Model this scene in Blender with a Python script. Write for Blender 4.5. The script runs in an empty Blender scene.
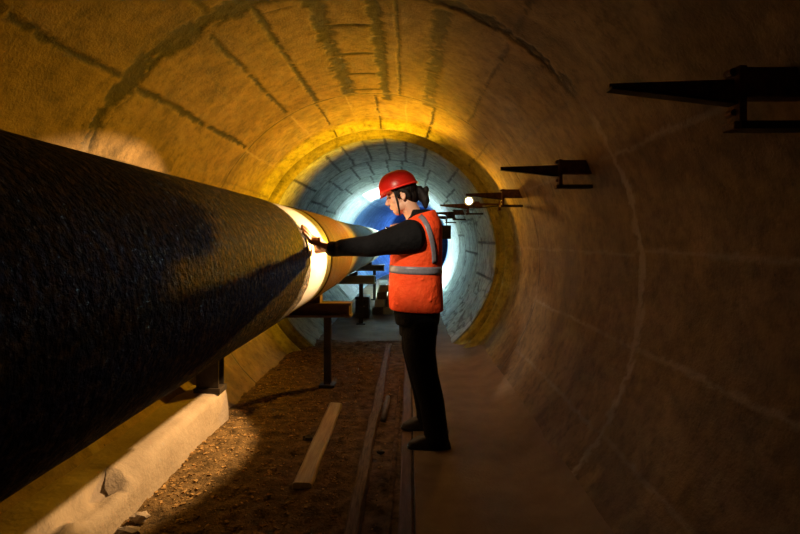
import bpy, bmesh, math, random
import numpy as np
from mathutils import Vector, Matrix
from mathutils.bvhtree import BVHTree
random.seed(7); np.random.seed(7)
S = bpy.context.scene
COL = S.collection
PI = math.pi

# ------------------------------------------------------------------ helpers
def link(name, me, mat=None, parent=None, smooth=True):
    o = bpy.data.objects.new(name, me); COL.objects.link(o)
    if mat: me.materials.clear(); me.materials.append(mat)
    if smooth and len(me.polygons): me.polygons.foreach_set('use_smooth', [True] * len(me.polygons))
    if parent is not None: o.parent = parent
    return o
def bmobj(name, bm, mat, parent=None, smooth=False):
    bmesh.ops.recalc_face_normals(bm, faces=bm.faces[:])
    me = bpy.data.meshes.new(name); bm.to_mesh(me); bm.free()
    return link(name, me, mat, parent, smooth)
def tag(o, label, cat, group=None, kind=None):
    if label: o['label'] = label
    if cat: o['category'] = cat
    if group: o['group'] = group
    if kind: o['kind'] = kind
    return o
def empty(name, loc=(0, 0, 0), rotz=0):
    o = bpy.data.objects.new(name, None); COL.objects.link(o); o.location = loc; o.rotation_euler = (0, 0, rotz)
    o.empty_display_size = .1
    return o
def add_box(bm, lo, hi, bevel=0, M=None):
    r = bmesh.ops.create_cube(bm, size=1)
    vs = r['verts']
    c = [(a + b) / 2 for a, b in zip(lo, hi)]; s = [abs(b - a) for a, b in zip(lo, hi)]
    for v in vs: v.co = Vector((c[0] + v.co.x * s[0], c[1] + v.co.y * s[1], c[2] + v.co.z * s[2]))
    if bevel:
        es = list({e for v in vs for e in v.link_edges})
        g = bmesh.ops.bevel(bm, geom=es, offset=bevel, segments=2, affect='EDGES', profile=.5)
        vs = list({v for f in g['faces'] for v in f.verts} | {v for v in vs if v.is_valid})
    if M is not None:
        bmesh.ops.transform(bm, matrix=M, verts=[v for v in vs if v.is_valid])
    return vs
def add_prism(bm, poly, axis, a, b):
    """extrude a 2D polygon along axis 0/1/2 between a and b"""
    def P(p, t):
        q = list(p); q.insert(axis, t); return Vector(q)
    va = [bm.verts.new(P(p, a)) for p in poly]; vb = [bm.verts.new(P(p, b)) for p in poly]
    bm.faces.new(va); bm.faces.new(vb[::-1]); n = len(poly)
    for i in range(n): bm.faces.new([va[i], va[(i + 1) % n], vb[(i + 1) % n], vb[i]])
def add_tube(bm, pts, rad, n=14, cap=True, dome=True, flat=None):
    """smooth tube through pts with radii; flat=(vector, factor) squashes sections along a vector"""
    pts = [Vector(p) for p in pts]
    if not hasattr(rad, '__len__'): rad = [rad] * len(pts)
    P, Rr = [], []
    t0 = (pts[1] - pts[0]).normalized(); t1 = (pts[-1] - pts[-2]).normalized()
    if dome:
        for a in (80, 55, 28): P.append(pts[0] - t0 * rad[0] * math.sin(math.radians(a))); Rr.append(rad[0] * math.cos(math.radians(a)))
    P += pts; Rr += list(rad)
    if dome:
        for a in (28, 55, 80): P.append(pts[-1] + t1 * rad[-1] * math.sin(math.radians(a))); Rr.append(rad[-1] * math.cos(math.radians(a)))
    up = Vector((0, 0, 1)) if abs(t0.z) < .9 else Vector((1, 0, 0))
    prev = None; rings = []
    for i, p in enumerate(P):
        if i == 0: t = P[1] - P[0]
        elif i == len(P) - 1: t = P[-1] - P[-2]
        else: t = (P[i + 1] - P[i]).normalized() + (P[i] - P[i - 1]).normalized()
        t.normalize()
        u = (up - t * up.dot(t)).normalized(); w = t.cross(u); up = u
        ring = []
        for k in range(n):
            a = 2 * PI * k / n
            off = (u * math.cos(a) + w * math.sin(a)) * Rr[i]
            if flat is not None:
                fv = Vector(flat[0]).normalized(); off -= fv * off.dot(fv) * (1 - flat[1])
            ring.append(bm.verts.new(p + off))
        rings.append(ring)
    for a, b in zip(rings, rings[1:]):
        for k in range(n): bm.faces.new([a[k], a[(k + 1) % n], b[(k + 1) % n], b[k]])
    if cap: bm.faces.new(rings[0][::-1]); bm.faces.new(rings[-1])
def add_ell(bm, c, r, M=None, n=20):
    res = bmesh.ops.create_uvsphere(bm, u_segments=n, v_segments=n // 2 + 2, radius=1)
    T = Matrix.Translation(c) @ (M.to_4x4() if M else Matrix.Identity(4)) @ Matrix.Diagonal((*r, 1))
    bmesh.ops.transform(bm, matrix=T, verts=res['verts'])
    return res['verts']
def add_loft(bm, secs, n=32, power=2.0):
    """horizontal super-ellipse sections (cx, cy, z, rx, ry[, tilt])"""
    rings = []
    for s in secs:
        cx, cy, z, rx, ry = s[:5]; tilt = s[5] if len(s) > 5 else 0
        ring = []
        for k in range(n):
            a = 2 * PI * k / n; ca, sa = math.cos(a), math.sin(a)
            x = math.copysign(abs(ca) ** (2 / power), ca) * rx; y = math.copysign(abs(sa) ** (2 / power), sa) * ry
            ring.append(bm.verts.new((cx + x, cy + y, z + tilt * x)))
        rings.append(ring)
    for a, b in zip(rings, rings[1:]):
        for k in range(n): bm.faces.new([a[k], a[(k + 1) % n], b[(k + 1) % n], b[k]])
    bm.faces.new(rings[0][::-1]); bm.faces.new(rings[-1])
def fuse(name, bm, vox, mat, parent=None, smooth_it=4, fac=.5):
    """merge overlapping closed shapes into one continuous skin"""
    bmesh.ops.recalc_face_normals(bm, faces=bm.faces[:])
    me = bpy.data.meshes.new(name); bm.to_mesh(me); bm.free()
    t = bpy.data.objects.new('tmp', me); COL.objects.link(t)
    m = t.modifiers.new('r', 'REMESH'); m.mode = 'VOXEL'; m.voxel_size = vox
    s = t.modifiers.new('s', 'SMOOTH'); s.iterations = smooth_it; s.factor = fac
    dg = bpy.context.evaluated_depsgraph_get()
    out = bpy.data.meshes.new_from_object(t.evaluated_get(dg))
    bpy.data.objects.remove(t); bpy.data.meshes.remove(me)
    out.name = name
    return link(name, out, mat, parent, True)

# ---- value noise on arrays
_tab = np.random.rand(512, 512)
def vnoise(x, y):
    xi = np.floor(x).astype(int); yi = np.floor(y).astype(int); fx = x - xi; fy = y - yi
    fx = fx * fx * (3 - 2 * fx); fy = fy * fy * (3 - 2 * fy)
    g = lambda a, b: _tab[a % 512, b % 512]
    return (g(xi, yi) * (1 - fx) + g(xi + 1, yi) * fx) * (1 - fy) + (g(xi, yi + 1) * (1 - fx) + g(xi + 1, yi + 1) * fx) * fy
def fbm(x, y, oct=4):
    s = 0; a = .5; t = 0
    for i in range(oct):
        s = s + a * vnoise(x + 31.7 * i, y + 17.3 * i); t += a; a *= .5; x = x * 2.03; y = y * 2.03
    return s / t
def sst(a, b, x):
    t = np.clip((x - a) / (b - a), 0, 1); return t * t * (3 - 2 * t)

# ------------------------------------------------------------------ materials
def nodes(name):
    m = bpy.data.materials.new(name); m.use_nodes = True
    nt = m.node_tree; b = nt.nodes['Principled BSDF']
    return m, nt, b
def N(nt, t, **kw):
    n = nt.nodes.new(t)
    for k, v in kw.items():
        if k in ('Scale', 'Detail', 'Roughness', 'Strength', 'Distance', 'Distortion', 'Fac'): n.inputs[k].default_value = v
        else: setattr(n, k, v)
    return n
def ramp(nt, stops):
    r = nt.nodes.new('ShaderNodeValToRGB'); e = r.color_ramp.elements
    while len(e) < len(stops): e.new(.5)
    for el, (p, c) in zip(e, stops):
        el.position = p; el.color = (*c, 1) if hasattr(c, '__len__') else (c, c, c, 1)
    return r
def mix(nt, fac, a, b, mode='MIX'):
    m = nt.nodes.new('ShaderNodeMix'); m.data_type = 'RGBA'; m.blend_type = mode
    for sock, v in ((m.inputs['Factor'], fac), (m.inputs['A'], a), (m.inputs['B'], b)):
        if hasattr(v, 'is_linked') or hasattr(v, 'links'): nt.links.new(v, sock)
        elif hasattr(v, '__len__'): sock.default_value = (*v, 1)[:4]
        else: sock.default_value = v
    return m.outputs['Result'] if 'Result' in m.outputs else m.outputs[2]
# Mix node has several sockets of one name; pick the colour ones
def mix(nt, fac, a, b, mode='MIX'):
    m = nt.nodes.new('ShaderNodeMix'); m.data_type = 'RGBA'; m.blend_type = mode
    for sock, v in ((m.inputs[0], fac), (m.inputs[6], a), (m.inputs[7], b)):
        if isinstance(v, bpy.types.NodeSocket): nt.links.new(v, sock)
        elif hasattr(v, '__len__'): sock.default_value = (v[0], v[1], v[2], 1)
        else: sock.default_value = v
    return m.outputs[2]
def mottled(name, c1, c2, scale=8, rough=.8, bump=.3, bscale=40, metal=0, dist=.01, stretch=None, spec=.5, lohi=(.32, .68)):
    m, nt, b = nodes(name)
    tc = N(nt, 'ShaderNodeTexCoord'); co = tc.outputs['Object']
    if stretch:
        mp = N(nt, 'ShaderNodeMapping'); mp.inputs['Scale'].default_value = stretch
        nt.links.new(co, mp.inputs[0]); co = mp.outputs[0]
    n = N(nt, 'ShaderNodeTexNoise', Scale=scale, Detail=6, Roughness=.62); nt.links.new(co, n.inputs['Vector'])
    r = ramp(nt, [(lohi[0], c1), (lohi[1], c2)]); nt.links.new(n.outputs[0], r.inputs[0])
    nt.links.new(r.outputs[0], b.inputs['Base Color'])
    b.inputs['Roughness'].default_value = rough; b.inputs['Metallic'].default_value = metal
    b.inputs['Specular IOR Level'].default_value = spec
    if bump:
        n2 = N(nt, 'ShaderNodeTexNoise', Scale=bscale, Detail=4, Roughness=.6); nt.links.new(co, n2.inputs['Vector'])
        bp = N(nt, 'ShaderNodeBump', Strength=bump, Distance=dist); nt.links.new(n2.outputs[0], bp.inputs['Height'])
        nt.links.new(bp.outputs[0], b.inputs['Normal'])
    return m
def emis(name, col, st):
    m, nt, b = nodes(name); b.inputs['Base Color'].default_value = (*col, 1)
    b.inputs['Emission Color'].default_value = (*col, 1); b.inputs['Emission Strength'].default_value = st
    return m
def lining_mat(name, base1, base2, dark, light, grime, lamp_tint=None):
    m, nt, b = nodes(name)
    tc = N(nt, 'ShaderNodeTexCoord'); co = tc.outputs['Object']
    n1 = N(nt, 'ShaderNodeTexNoise', Scale=1.3, Detail=8, Roughness=.65); nt.links.new(co, n1.inputs[0])
    n2 = N(nt, 'ShaderNodeTexNoise', Scale=14, Detail=8, Roughness=.7); nt.links.new(co, n2.inputs[0])
    n3 = N(nt, 'ShaderNodeTexNoise', Scale=70, Detail=4, Roughness=.6); nt.links.new(co, n3.inputs[0])
    r1 = ramp(nt, [(.3, base1), (.7, base2)]); nt.links.new(n1.outputs[0], r1.inputs[0])
    r2 = ramp(nt, [(.3, .42), (.52, .98), (.75, 1.22)]); nt.links.new(n2.outputs[0], r2.inputs[0])
    n4 = N(nt, 'ShaderNodeTexNoise', Scale=4.2, Detail=7, Roughness=.68, Distortion=.6); nt.links.new(co, n4.inputs[0])
    r4 = ramp(nt, [(.32, .58), (.5, 1.0), (.7, 1.22)]); nt.links.new(n4.outputs[0], r4.inputs[0])
    at = N(nt, 'ShaderNodeAttribute', attribute_name='marks'); sp = N(nt, 'ShaderNodeSeparateColor'); nt.links.new(at.outputs[0], sp.inputs[0])
    base = r1.outputs[0]
    if lamp_tint:  # yellow lamplight around the lip is put into the base colour
        rl = ramp(nt, [(.3, lamp_tint[0]), (.7, lamp_tint[1])]); nt.links.new(n1.outputs[0], rl.inputs[0])
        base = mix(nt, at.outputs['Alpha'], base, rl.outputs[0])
    c = mix(nt, 1.0, base, r2.outputs[0], 'MULTIPLY'); c = mix(nt, 1.0, c, r4.outputs[0], 'MULTIPLY')
    # small dark pits
    vo = N(nt, 'ShaderNodeTexVoronoi', Scale=9); nt.links.new(co, vo.inputs[0])
    r3 = ramp(nt, [(.03, 1.0), (.07, 0.0)]); nt.links.new(vo.outputs['Distance'], r3.inputs[0])
    c = mix(nt, r3.outputs[0], c, grime)
    c = mix(nt, sp.outputs[0], c, dark); c = mix(nt, sp.outputs[1], c, light); c = mix(nt, sp.outputs[2], c, grime)
    nt.links.new(c, b.inputs['Base Color'])
    b.inputs['Roughness'].default_value = .78
    b.inputs['Specular IOR Level'].default_value = .3
    ad = N(nt, 'ShaderNodeMath', operation='ADD'); nt.links.new(n2.outputs[0], ad.inputs[0]); nt.links.new(n3.outputs[0], ad.inputs[1])
    bp = N(nt, 'ShaderNodeBump', Strength=.5, Distance=.010); nt.links.new(ad.outputs[0], bp.inputs['Height']); nt.links.new(bp.outputs[0], b.inputs['Normal'])
    return m
M = {}
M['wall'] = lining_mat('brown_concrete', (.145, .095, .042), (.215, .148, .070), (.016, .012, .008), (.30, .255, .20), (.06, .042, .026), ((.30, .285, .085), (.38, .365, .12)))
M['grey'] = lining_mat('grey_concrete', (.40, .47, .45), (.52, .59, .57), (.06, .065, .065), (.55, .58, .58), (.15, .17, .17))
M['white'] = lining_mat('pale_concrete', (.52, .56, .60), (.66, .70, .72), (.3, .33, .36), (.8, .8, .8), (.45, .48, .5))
M['blue'] = lining_mat('far_concrete', (.16, .30, .55), (.30, .46, .70), (.05, .10, .25), (.6, .7, .8), (.1, .2, .4))  # the far daylight's blue is put into this concrete's colour
M['dirt'] = mottled('rusty_dirt', (.04, .026, .011), (.22, .14, .058), 12, .95, .9, 60, dist=.02, spec=.15)
M['chips'] = mottled('gravel_chips', (.08, .05, .02), (.50, .31, .12), 30, .9, .3, spec=.2)
M['slab'] = mottled('slab_concrete', (.15, .105, .068), (.23, .165, .11), 4, .85, .35, 60, spec=.25)
M['strip'] = mottled('red_brown_timber', (.08, .045, .03), (.15, .085, .06), 6, .8, .3, 30, stretch=(8, 1, 8))
M['rail'] = mottled('old_rail_timber', (.07, .045, .02), (.22, .15, .07), 9, .9, .6, 30, stretch=(10, 1, 10))
M['plank'] = mottled('plank_wood', (.30, .22, .10), (.50, .39, .18), 4, .75, .35, 25, stretch=(14, 1, 14))
M['kerb'] = mottled('kerb_concrete', (.26, .21, .16), (.36, .30, .235), 4, .9, .5, 35, dist=.012, spec=.2)
M['rubble'] = mottled('broken_concrete', (.25, .20, .15), (.42, .35, .28), 12, .95, .6, 40)
M['rust'] = mottled('rusty_steel', (.045, .022, .012), (.17, .075, .035), 22, .75, .5, 60, metal=.25)
M['darksteel'] = mottled('dark_steel', (.020, .016, .013), (.05, .036, .026), 15, .6, .3, 50, metal=.3)
M['beam'] = mottled('painted_beam', (.06, .035, .022), (.13, .075, .045), 9, .6, .35, 40, metal=.1)
M['bitumen'] = mottled('bitumen', (.002, .0015, .001), (.24, .135, .032), 36, .65, 1.0, 44, dist=.04, spec=.12, lohi=(.48, .74))
M['primer'] = mottled('pale_primer', (.16, .155, .15), (.21, .205, .20), 50, .55, .4, 90, dist=.006)
M['wrap'] = mottled('brown_tape_wrap', (.026, .012, .003), (.15, .078, .018), 4, .75, .5, 12, stretch=(.6, 18, .6), dist=.01, spec=.12)
M['bare'] = mottled('bare_pipe', (.10, .092, .075), (.19, .175, .145), 7, .75, .2, 30, spec=.15)
M['tan'] = mottled('tan_coating', (.36, .27, .15), (.50, .40, .25), 7, .7, .2, 30)
M['skin'] = mottled('skin', (.60, .33, .21), (.66, .38, .25), 12, .5, .08, 120)
M['hair'] = mottled('dark_hair', (.004, .003, .003), (.010, .007, .005), 40, .6, .6, 90, stretch=(1, 1, .25), spec=.2)
M['helmet'] = mottled('red_plastic', (.78, .022, .014), (.82, .028, .016), 3, .32, .0, spec=.5)
M['vest'] = mottled('orange_fabric', (.88, .070, .014), (.96, .105, .022), 10, .75, .45, 11, dist=.05, spec=.2)
M['reflect'] = mottled('grey_reflective', (.16, .16, .19), (.23, .23, .27), 60, .4, .1, spec=.5)
M['black'] = mottled('black_fabric', (.003, .003, .0035), (.007, .007, .008), 12, .9, .5, 30, dist=.02, spec=.15)
M['trouser'] = mottled('black_trousers', (.006, .006, .007), (.011, .011, .012), 12, .9, .5, 24, dist=.02, spec=.12)
M['shoe'] = mottled('black_leather', (.014, .012, .010), (.026, .022, .018), 20, .5, .2, 60)
M['strap'] = mottled('black_strap', (.008, .008, .008), (.012, .012, .012), 20, .7, 0)
M['plasticblack'] = mottled('black_plastic', (.012, .012, .012), (.02, .02, .02), 20, .4, 0)
M['daylit_beam'] = mottled('beam_daylight_tint', (.42, .52, .60), (.55, .64, .70), 6, .8, .3, 30)  # pale blue stands for daylight falling on the support beam
M['yellow'] = mottled('yellow_paint', (.6, .38, .02), (.7, .45, .03), 8, .5, .1)
M['eye'] = mottled('eye', (.05, .03, .02), (.06, .035, .02), 10, .2, 0)
M['glow_amber'] = emis('lit_lamp_glass', (1, .78, .30), 60)
M['glow_torch'] = emis('lit_torch_glass', (1, .86, .62), 30)

# ------------------------------------------------------------------ tunnel
CX, CZ = -.33, 1.14                    # tunnel axis (x, z); it runs along +y
R1, R2 = 1.57, 1.43
def lining(name, ys, Rf, markf, mat, t0=-150, t1=150, nt=600, bend=None, hole=None, label=None):
    th = np.radians(np.linspace(t0, t1, nt)); T, Y = np.meshgrid(th, ys)
    Rr = Rf(T, Y); mk, dep = markf(np.degrees(T), Y)
    Rr = Rr + dep
    bx = bend(Y) if bend else 0
    X = CX + bx + Rr * np.sin(T); Z = CZ + Rr * np.cos(T)
    co = np.stack([X, Y, Z], -1).reshape(-1, 3)
    ny = len(ys); idx = np.arange(ny * nt).reshape(ny, nt)
    q = np.stack([idx[:-1, :-1], idx[1:, :-1], idx[1:, 1:], idx[:-1, 1:]], -1).reshape(-1, 4)
    if hole:
        tc = (np.degrees(T)[:-1, :-1]).reshape(-1); yc = (Y[:-1, :-1]).reshape(-1)
        q = q[~((np.abs(tc) < hole[0]) & (yc > hole[1]) & (yc < hole[2]))]
    me = bpy.data.meshes.new(name)
    me.vertices.add(len(co)); me.vertices.foreach_set('co', co.ravel())
    me.loops.add(q.size); me.loops.foreach_set('vertex_index', q.ravel())
    me.polygons.add(len(q)); me.polygons.foreach_set('loop_start', np.arange(0, q.size, 4)); me.polygons.foreach_set('loop_total', np.full(len(q), 4))
    me.update(calc_edges=True)
    at = me.color_attributes.new('marks', 'FLOAT_COLOR', 'POINT')
    lm = (.3 * sst(4.9, 6.0, Y + .6 * (fbm(T * 3 + 9, Y * 3, 3) - .5)) + .7 * sst(6.12, 6.26, Y + .1 * (fbm(T * 5 + 9, Y * 5, 3) - .5))); c = np.concatenate([mk.reshape(-1, 3), lm.reshape(-1, 1)], 1).astype(np.float32)  # alpha: amount of painted yellow lamplight, rising towards the lip
    at.data.foreach_set('color', c.ravel())
    o = link(name, me, mat); o['kind'] = 'structure'
    if label: o['label'] = label; o['category'] = 'tunnel wall'
    return o

# seams: (theta, from, to, halfwidth, darkness, lightness)
LONG1 = [(-70, -2, 2.85, .02, .5, .1), (-48.7, -2, 2.8, .022, .75, 0), (-28, -2, 2.85, .02, .6, 0), (-10, -2, 2.85, .02, .6, 0), (12, -2, 2.85, .03, .7, 0),
         (35, -2, 2.85, .02, .5, 0), (65.8, -2, 2.9, .013, 0, .55), (85.6, -2, 2.9, .012, 0, .40), (104.2, -2, 2.85, .014, 0, .50), (122, -2, 2.8, .012, 0, .4),
         (-66, 2.85, 5.0, .02, .6, 0), (-48.8, 2.85, 4.95, .022, .9, 0), (-30.6, 2.9, 4.95, .018, .75, 0), (-19.8, 2.95, 5.05, .022, 1, 0),
         (-8.2, 2.9, 5.1, .065, .95, 0), (4.4, 2.95, 5.3, .045, 1, 0), (9.4, 2.95, 5.1, .012, .9, 0), (19.6, 3.0, 5.2, .06, .65, 0), (35, 3.0, 5.1, .014, .5, 0),
         (52, 3.0, 5.1, .012, .3, .1), (66, 2.9, 5.1, .012, .2, .3), (86.5, 2.9, 6.3, .010, .1, .40), (104.3, 2.8, 5.0, .012, .1, .4), (122, 2.8, 5.0, .012, .2, .3),
         (-63, 5.0, 6.3, .012, .5, .2), (-49.8, 5.0, 6.3, .010, .2, .6), (-30, 5.1, 6.4, .010, .1, .6), (-20.3, 5.1, 6.4, .012, .8, 0), (-9.8, 5.1, 6.4, .008, .1, .5),
         (.4, 5.15, 6.4, .014, 1, 0), (11.5, 5.15, 6.4, .010, .1, .5), (21.8, 5.15, 6.4, .016, 1, 0), (45, 5.1, 6.4, .012, .5, 0), (70, 5.0, 6.4, .012, .3, .3)]
def marks1(T, Y):
    arc = np.radians(T) * R1
    D = np.zeros_like(T); L = np.zeros_like(T)
    wob = (fbm(arc * 3 + 5, Y * 3 + 9) - .5) * .05
    wid = .55 + .9 * fbm(arc * 9 + 40, Y * 9 + 3)
    gap = fbm(arc * 5 + 90, Y * 5 + 70)
    fine = fbm(arc * 26 + 11, Y * 26 + 23, 3)
    for (t, a, b, w, dk, lt) in LONG1:
        s = np.abs(arc - math.radians(t) * R1 + wob * .6 + (fine - .5) * (w * 1.1 + .012))
        inr = sst(a - .02, a + .02, Y) * (1 - sst(b - .02, b + .02, Y))
        prof = (1 - sst(.55, 1.25, s / (w * wid))) * inr
        if dk: D = np.maximum(D, prof * dk * sst(.30, .50, gap + .75 * (fine - .5) + .13))
        if lt: L = np.maximum(L, prof * lt * (.35 + .9 * fine))
    # ring joints; the ring leans a touch with the angle, as cast
    yA = 2.85 - .10 * np.cos(np.radians(T * 1.0 - 100)) * 0 + .08 * np.cos(np.radians(T)) - .02
    s = np.abs(Y - yA + wob)
    big = np.maximum(sst(-78, -60, T) * (1 - sst(2, 14, T)), 0)
    wA = (.03 + .055 * sst(-75, -50, T) * (1 - sst(-28, 12, T)) + .02) * wid
    s = np.abs(Y - yA + wob + (fine - .5) * .10); dk = (1 - sst(.5, 1.15, s / wA)) * sst(.28, .50, gap + .8 * (fine - .5) + .10)
    D = np.maximum(D, dk * (sst(-80, -66, T) * (1 - sst(40, 60, T))) * .95)
    ls = (1 - sst(.5, 1.2, s / (.032 * wid)))
    L = np.maximum(L, ls * sst(50, 64, T) * (.45 + .7 * fine) * .8)
    L = np.maximum(L, .35 * ls * (1 - sst(-70, -58, T)))
    yB = 5.0 + .08 * np.cos(np.radians(T - 20)); s = np.abs(Y - yB + wob * .6)
    D = np.maximum(D, (1 - sst(.4, 1.2, s / (.016 * wid))) * .75 * sst(.35, .5, gap + .1))
    L = np.maximum(L, (1 - sst(.4, 1.2, np.abs(s - .02) / (.012 * wid))) * .35 * fine * 1.6)
    # rungs of the crown ladder between its two stained seams
    inl = sst(-9.5, -8.5, T) * (1 - sst(4.0, 5.0, T))
    for y in (3.44, 3.97, 4.46, 4.93):
        D = np.maximum(D, inl * (1 - sst(.4, 1.2, np.abs(Y - y + wob * .5) / (.022 * wid))) * .9 * sst(.25, .42, gap + .15))
    # short hairline right of the third panel
    D = np.maximum(D, sst(-20, -19.5, T) * (1 - sst(-12.5, -12, T)) * (1 - sst(.4, 1.2, np.abs(Y - 3.08) / .012)) * .6)
    # stains and spalls
    st = sst(.63, .76, fbm(arc * 1.7 + 200, Y * 2.2 + 40, 5)) * .5
    G = st + sst(.66, .74, fbm(arc * 7 + 20, Y * 7 + 140, 4)) * .35
    dep = D * (.004 + .007 * fine) - L * .001 + (fbm(arc * 2.2 + 7, Y * 2.2 + 3, 4) - .5) * .012
    return np.stack([np.clip(D * 1.3, 0, 1), np.clip(L * 1.45, 0, 1), np.clip(G, 0, .8)], -1), dep
ysA = np.concatenate([np.arange(-2, 1, .08), np.arange(1, 6.0, .013)])
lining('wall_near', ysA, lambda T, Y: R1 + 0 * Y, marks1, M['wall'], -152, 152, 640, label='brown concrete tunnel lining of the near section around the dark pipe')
# the narrowing between the sections: a shoulder, a rounded bead, a step
PR = np.array([(5.987, 1.57), (6.1, 1.57), (6.2, 1.555), (6.26, 1.53), (6.30, 1.50), (6.34, 1.487), (6.38, 1.49), (6.41, 1.51), (6.43, 1.55), (6.47, 1.56), (6.52, 1.56), (6.54, 1.50), (6.55, 1.475), (6.58, 1.465), (6.61, 1.462), (6.625, 1.43), (6.64, 1.43)])
ysL = np.arange(5.987, 6.636, .012)
def marksL(T, Y):
    mk, dep = marks1(T, Y); mk = mk.copy(); mk[..., 2] *= .6
    return mk, dep * .5
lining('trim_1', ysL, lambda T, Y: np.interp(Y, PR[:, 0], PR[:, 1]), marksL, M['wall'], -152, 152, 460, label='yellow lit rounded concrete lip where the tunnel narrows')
# grey section
GL = [(-66, 6.6, 8.3), (-50.3, 6.6, 8.3), (-30.5, 6.6, 8.4), (-20.8, 6.6, 8.45), (-9.5, 6.6, 8.5), (1.5, 6.6, 8.5), (12, 6.6, 8.5), (23, 6.6, 8.4), (42, 6.6, 8.4), (64, 6.6, 8.3), (85, 6.6, 8.3), (104, 6.6, 8.3), (-75, 8.4, 10.2), (-57, 8.4, 10.2), (-40, 8.4, 10.2), (-24, 8.4, 10.2), (-13, 8.4, 10.2), (-1, 8.4, 10.2), (9, 8.4, 10.2), (28, 8.4, 10.2), (48, 8.4, 10.2), (70, 8.4, 10.2), (92, 8.4, 10.2),
      (-60, 10.2, 12.4), (-38, 10.2, 12.4), (-16, 10.2, 12.4), (6, 10.2, 12.4), (28, 10.2, 12.4), (50, 10.2, 12.4), (80, 10.2, 12.4)]
def marks2(T, Y):
    arc = np.radians(T) * R2
    wob = (fbm(arc * 3 + 51, Y * 3 + 19) - .5) * .06; wid = .6 + .9 * fbm(arc * 9 + 4, Y * 9 + 33)
    gap = fbm(arc * 4 + 19, Y * 4 + 7); fine = fbm(arc * 22 + 1, Y * 22 + 3, 3)
    D = np.zeros_like(T); L = np.zeros_like(T)
    for (t, a, b) in GL:
        s = np.abs(arc - math.radians(t) * R2 + wob * .6)
        inr = sst(a - .02, a + .02, Y) * (1 - sst(b - .02, b + .02, Y))
        D = np.maximum(D, (1 - sst(.5, 1.2, s / (.020 * wid))) * inr * .9 * sst(.3, .45, gap + .14))
    for y, w in ((6.66, .03), (8.42, .03), (9.4, .012), (10.2, .03), (11.3, .03)):
        D = np.maximum(D, (1 - sst(.5, 1.2, np.abs(Y - y + wob) / (w * wid))) * .9 * sst(.3, .45, gap + .14))
    # cracks across the crown near the lip
    for y in (6.85, 7.1, 7.4):
        D = np.maximum(D, sst(-11, -9, T) * (1 - sst(1, 2, T)) * (1 - sst(.4, 1.2, np.abs(Y - y + wob) / .03)) * .8)
    # flaky dark lines on the right flank
    fl = np.abs(fbm(arc * 2 + 3, Y * 1.2 + 77, 4) - .5)
    D = np.maximum(D, (1 - sst(.004, .02, fl)) * sst(55, 70, T) * .75)
    G = sst(.55, .72, fbm(arc * 2.4 + 9, Y * 2 + 7, 5)) * .45 + .25 * sst(.9, .2, np.abs(T) / 20.) * 0
    dep = D * .012 + (fbm(arc * 2 + 70, Y * 2 + 33, 4) - .5) * .02
    return np.stack([np.clip(D, 0, 1), L, G], -1), dep
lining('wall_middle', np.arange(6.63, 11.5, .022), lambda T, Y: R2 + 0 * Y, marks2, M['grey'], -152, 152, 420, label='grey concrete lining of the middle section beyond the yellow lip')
def marks0(T, Y):
    arc = np.radians(T) * R2
    D = np.zeros_like(T)
    for y in np.arange(12.4, 40, 1.1): D = np.maximum(D, (1 - sst(.4, 1.2, np.abs(Y - y) / .05)) * .6)
    for t in range(-140, 141, 35): D = np.maximum(D, (1 - sst(.4, 1.2, np.abs(arc - math.radians(t) * R2) / .03)) * .5)
    G = sst(.45, .7, fbm(arc * 2 + 3, Y * .6 + 1, 4)) * .6
    return np.stack([D, 0 * D, G], -1), D * .01
bend = lambda Y: .010 * np.clip(Y - 13, 0, None) ** 2
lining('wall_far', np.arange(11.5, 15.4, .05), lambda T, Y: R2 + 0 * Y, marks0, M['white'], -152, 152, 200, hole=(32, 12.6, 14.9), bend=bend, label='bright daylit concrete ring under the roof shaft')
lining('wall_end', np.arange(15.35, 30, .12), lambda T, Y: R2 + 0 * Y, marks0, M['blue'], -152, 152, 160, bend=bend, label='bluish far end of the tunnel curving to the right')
# roof shaft walls above the far ring, and the closing walls of the tunnel
def wallbox(name, lo, hi, mat):
    bm = bmesh.new(); add_box(bm, lo, hi); o = bmobj(name, bm, mat); o['kind'] = 'structure'; return o
sx = R2 * math.sin(math.radians(31.8))
wallbox('wall_shaft_left', (CX - sx - .12, 12.5, 2.345), (CX - sx, 15.0, 6), M['white'])
wallbox('wall_shaft_right', (CX + sx + .03, 12.5, 2.335), (CX + sx + .14, 15.0, 6), M['white'])
for nm, ya, yb in (('wall_shaft_front', 12.5, 12.62), ('wall_shaft_back', 14.88, 15.0)):
    bm = bmesh.new(); bx = .0 if ya < 13 else .036
    pts = [(CX + bx + (R2 - .005) * math.sin(math.radians(a)), CZ + (R2 - .005) * math.cos(math.radians(a))) for a in range(-33, 34, 3)]
    add_prism(bm, pts + [(pts[-1][0], 6), (pts[0][0], 6)], 1, ya, yb)
    bmobj(nm, bm, M['white'])['kind'] = 'structure'
wallbox('wall_shaft_cap', (CX - 1, 12.4, 6), (CX + 1, 15.1, 6.1), M['white'])
wallbox('wall_end_closure', (-3, 29.8, -1), (9, 29.95, 4), M['blue'])

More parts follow.
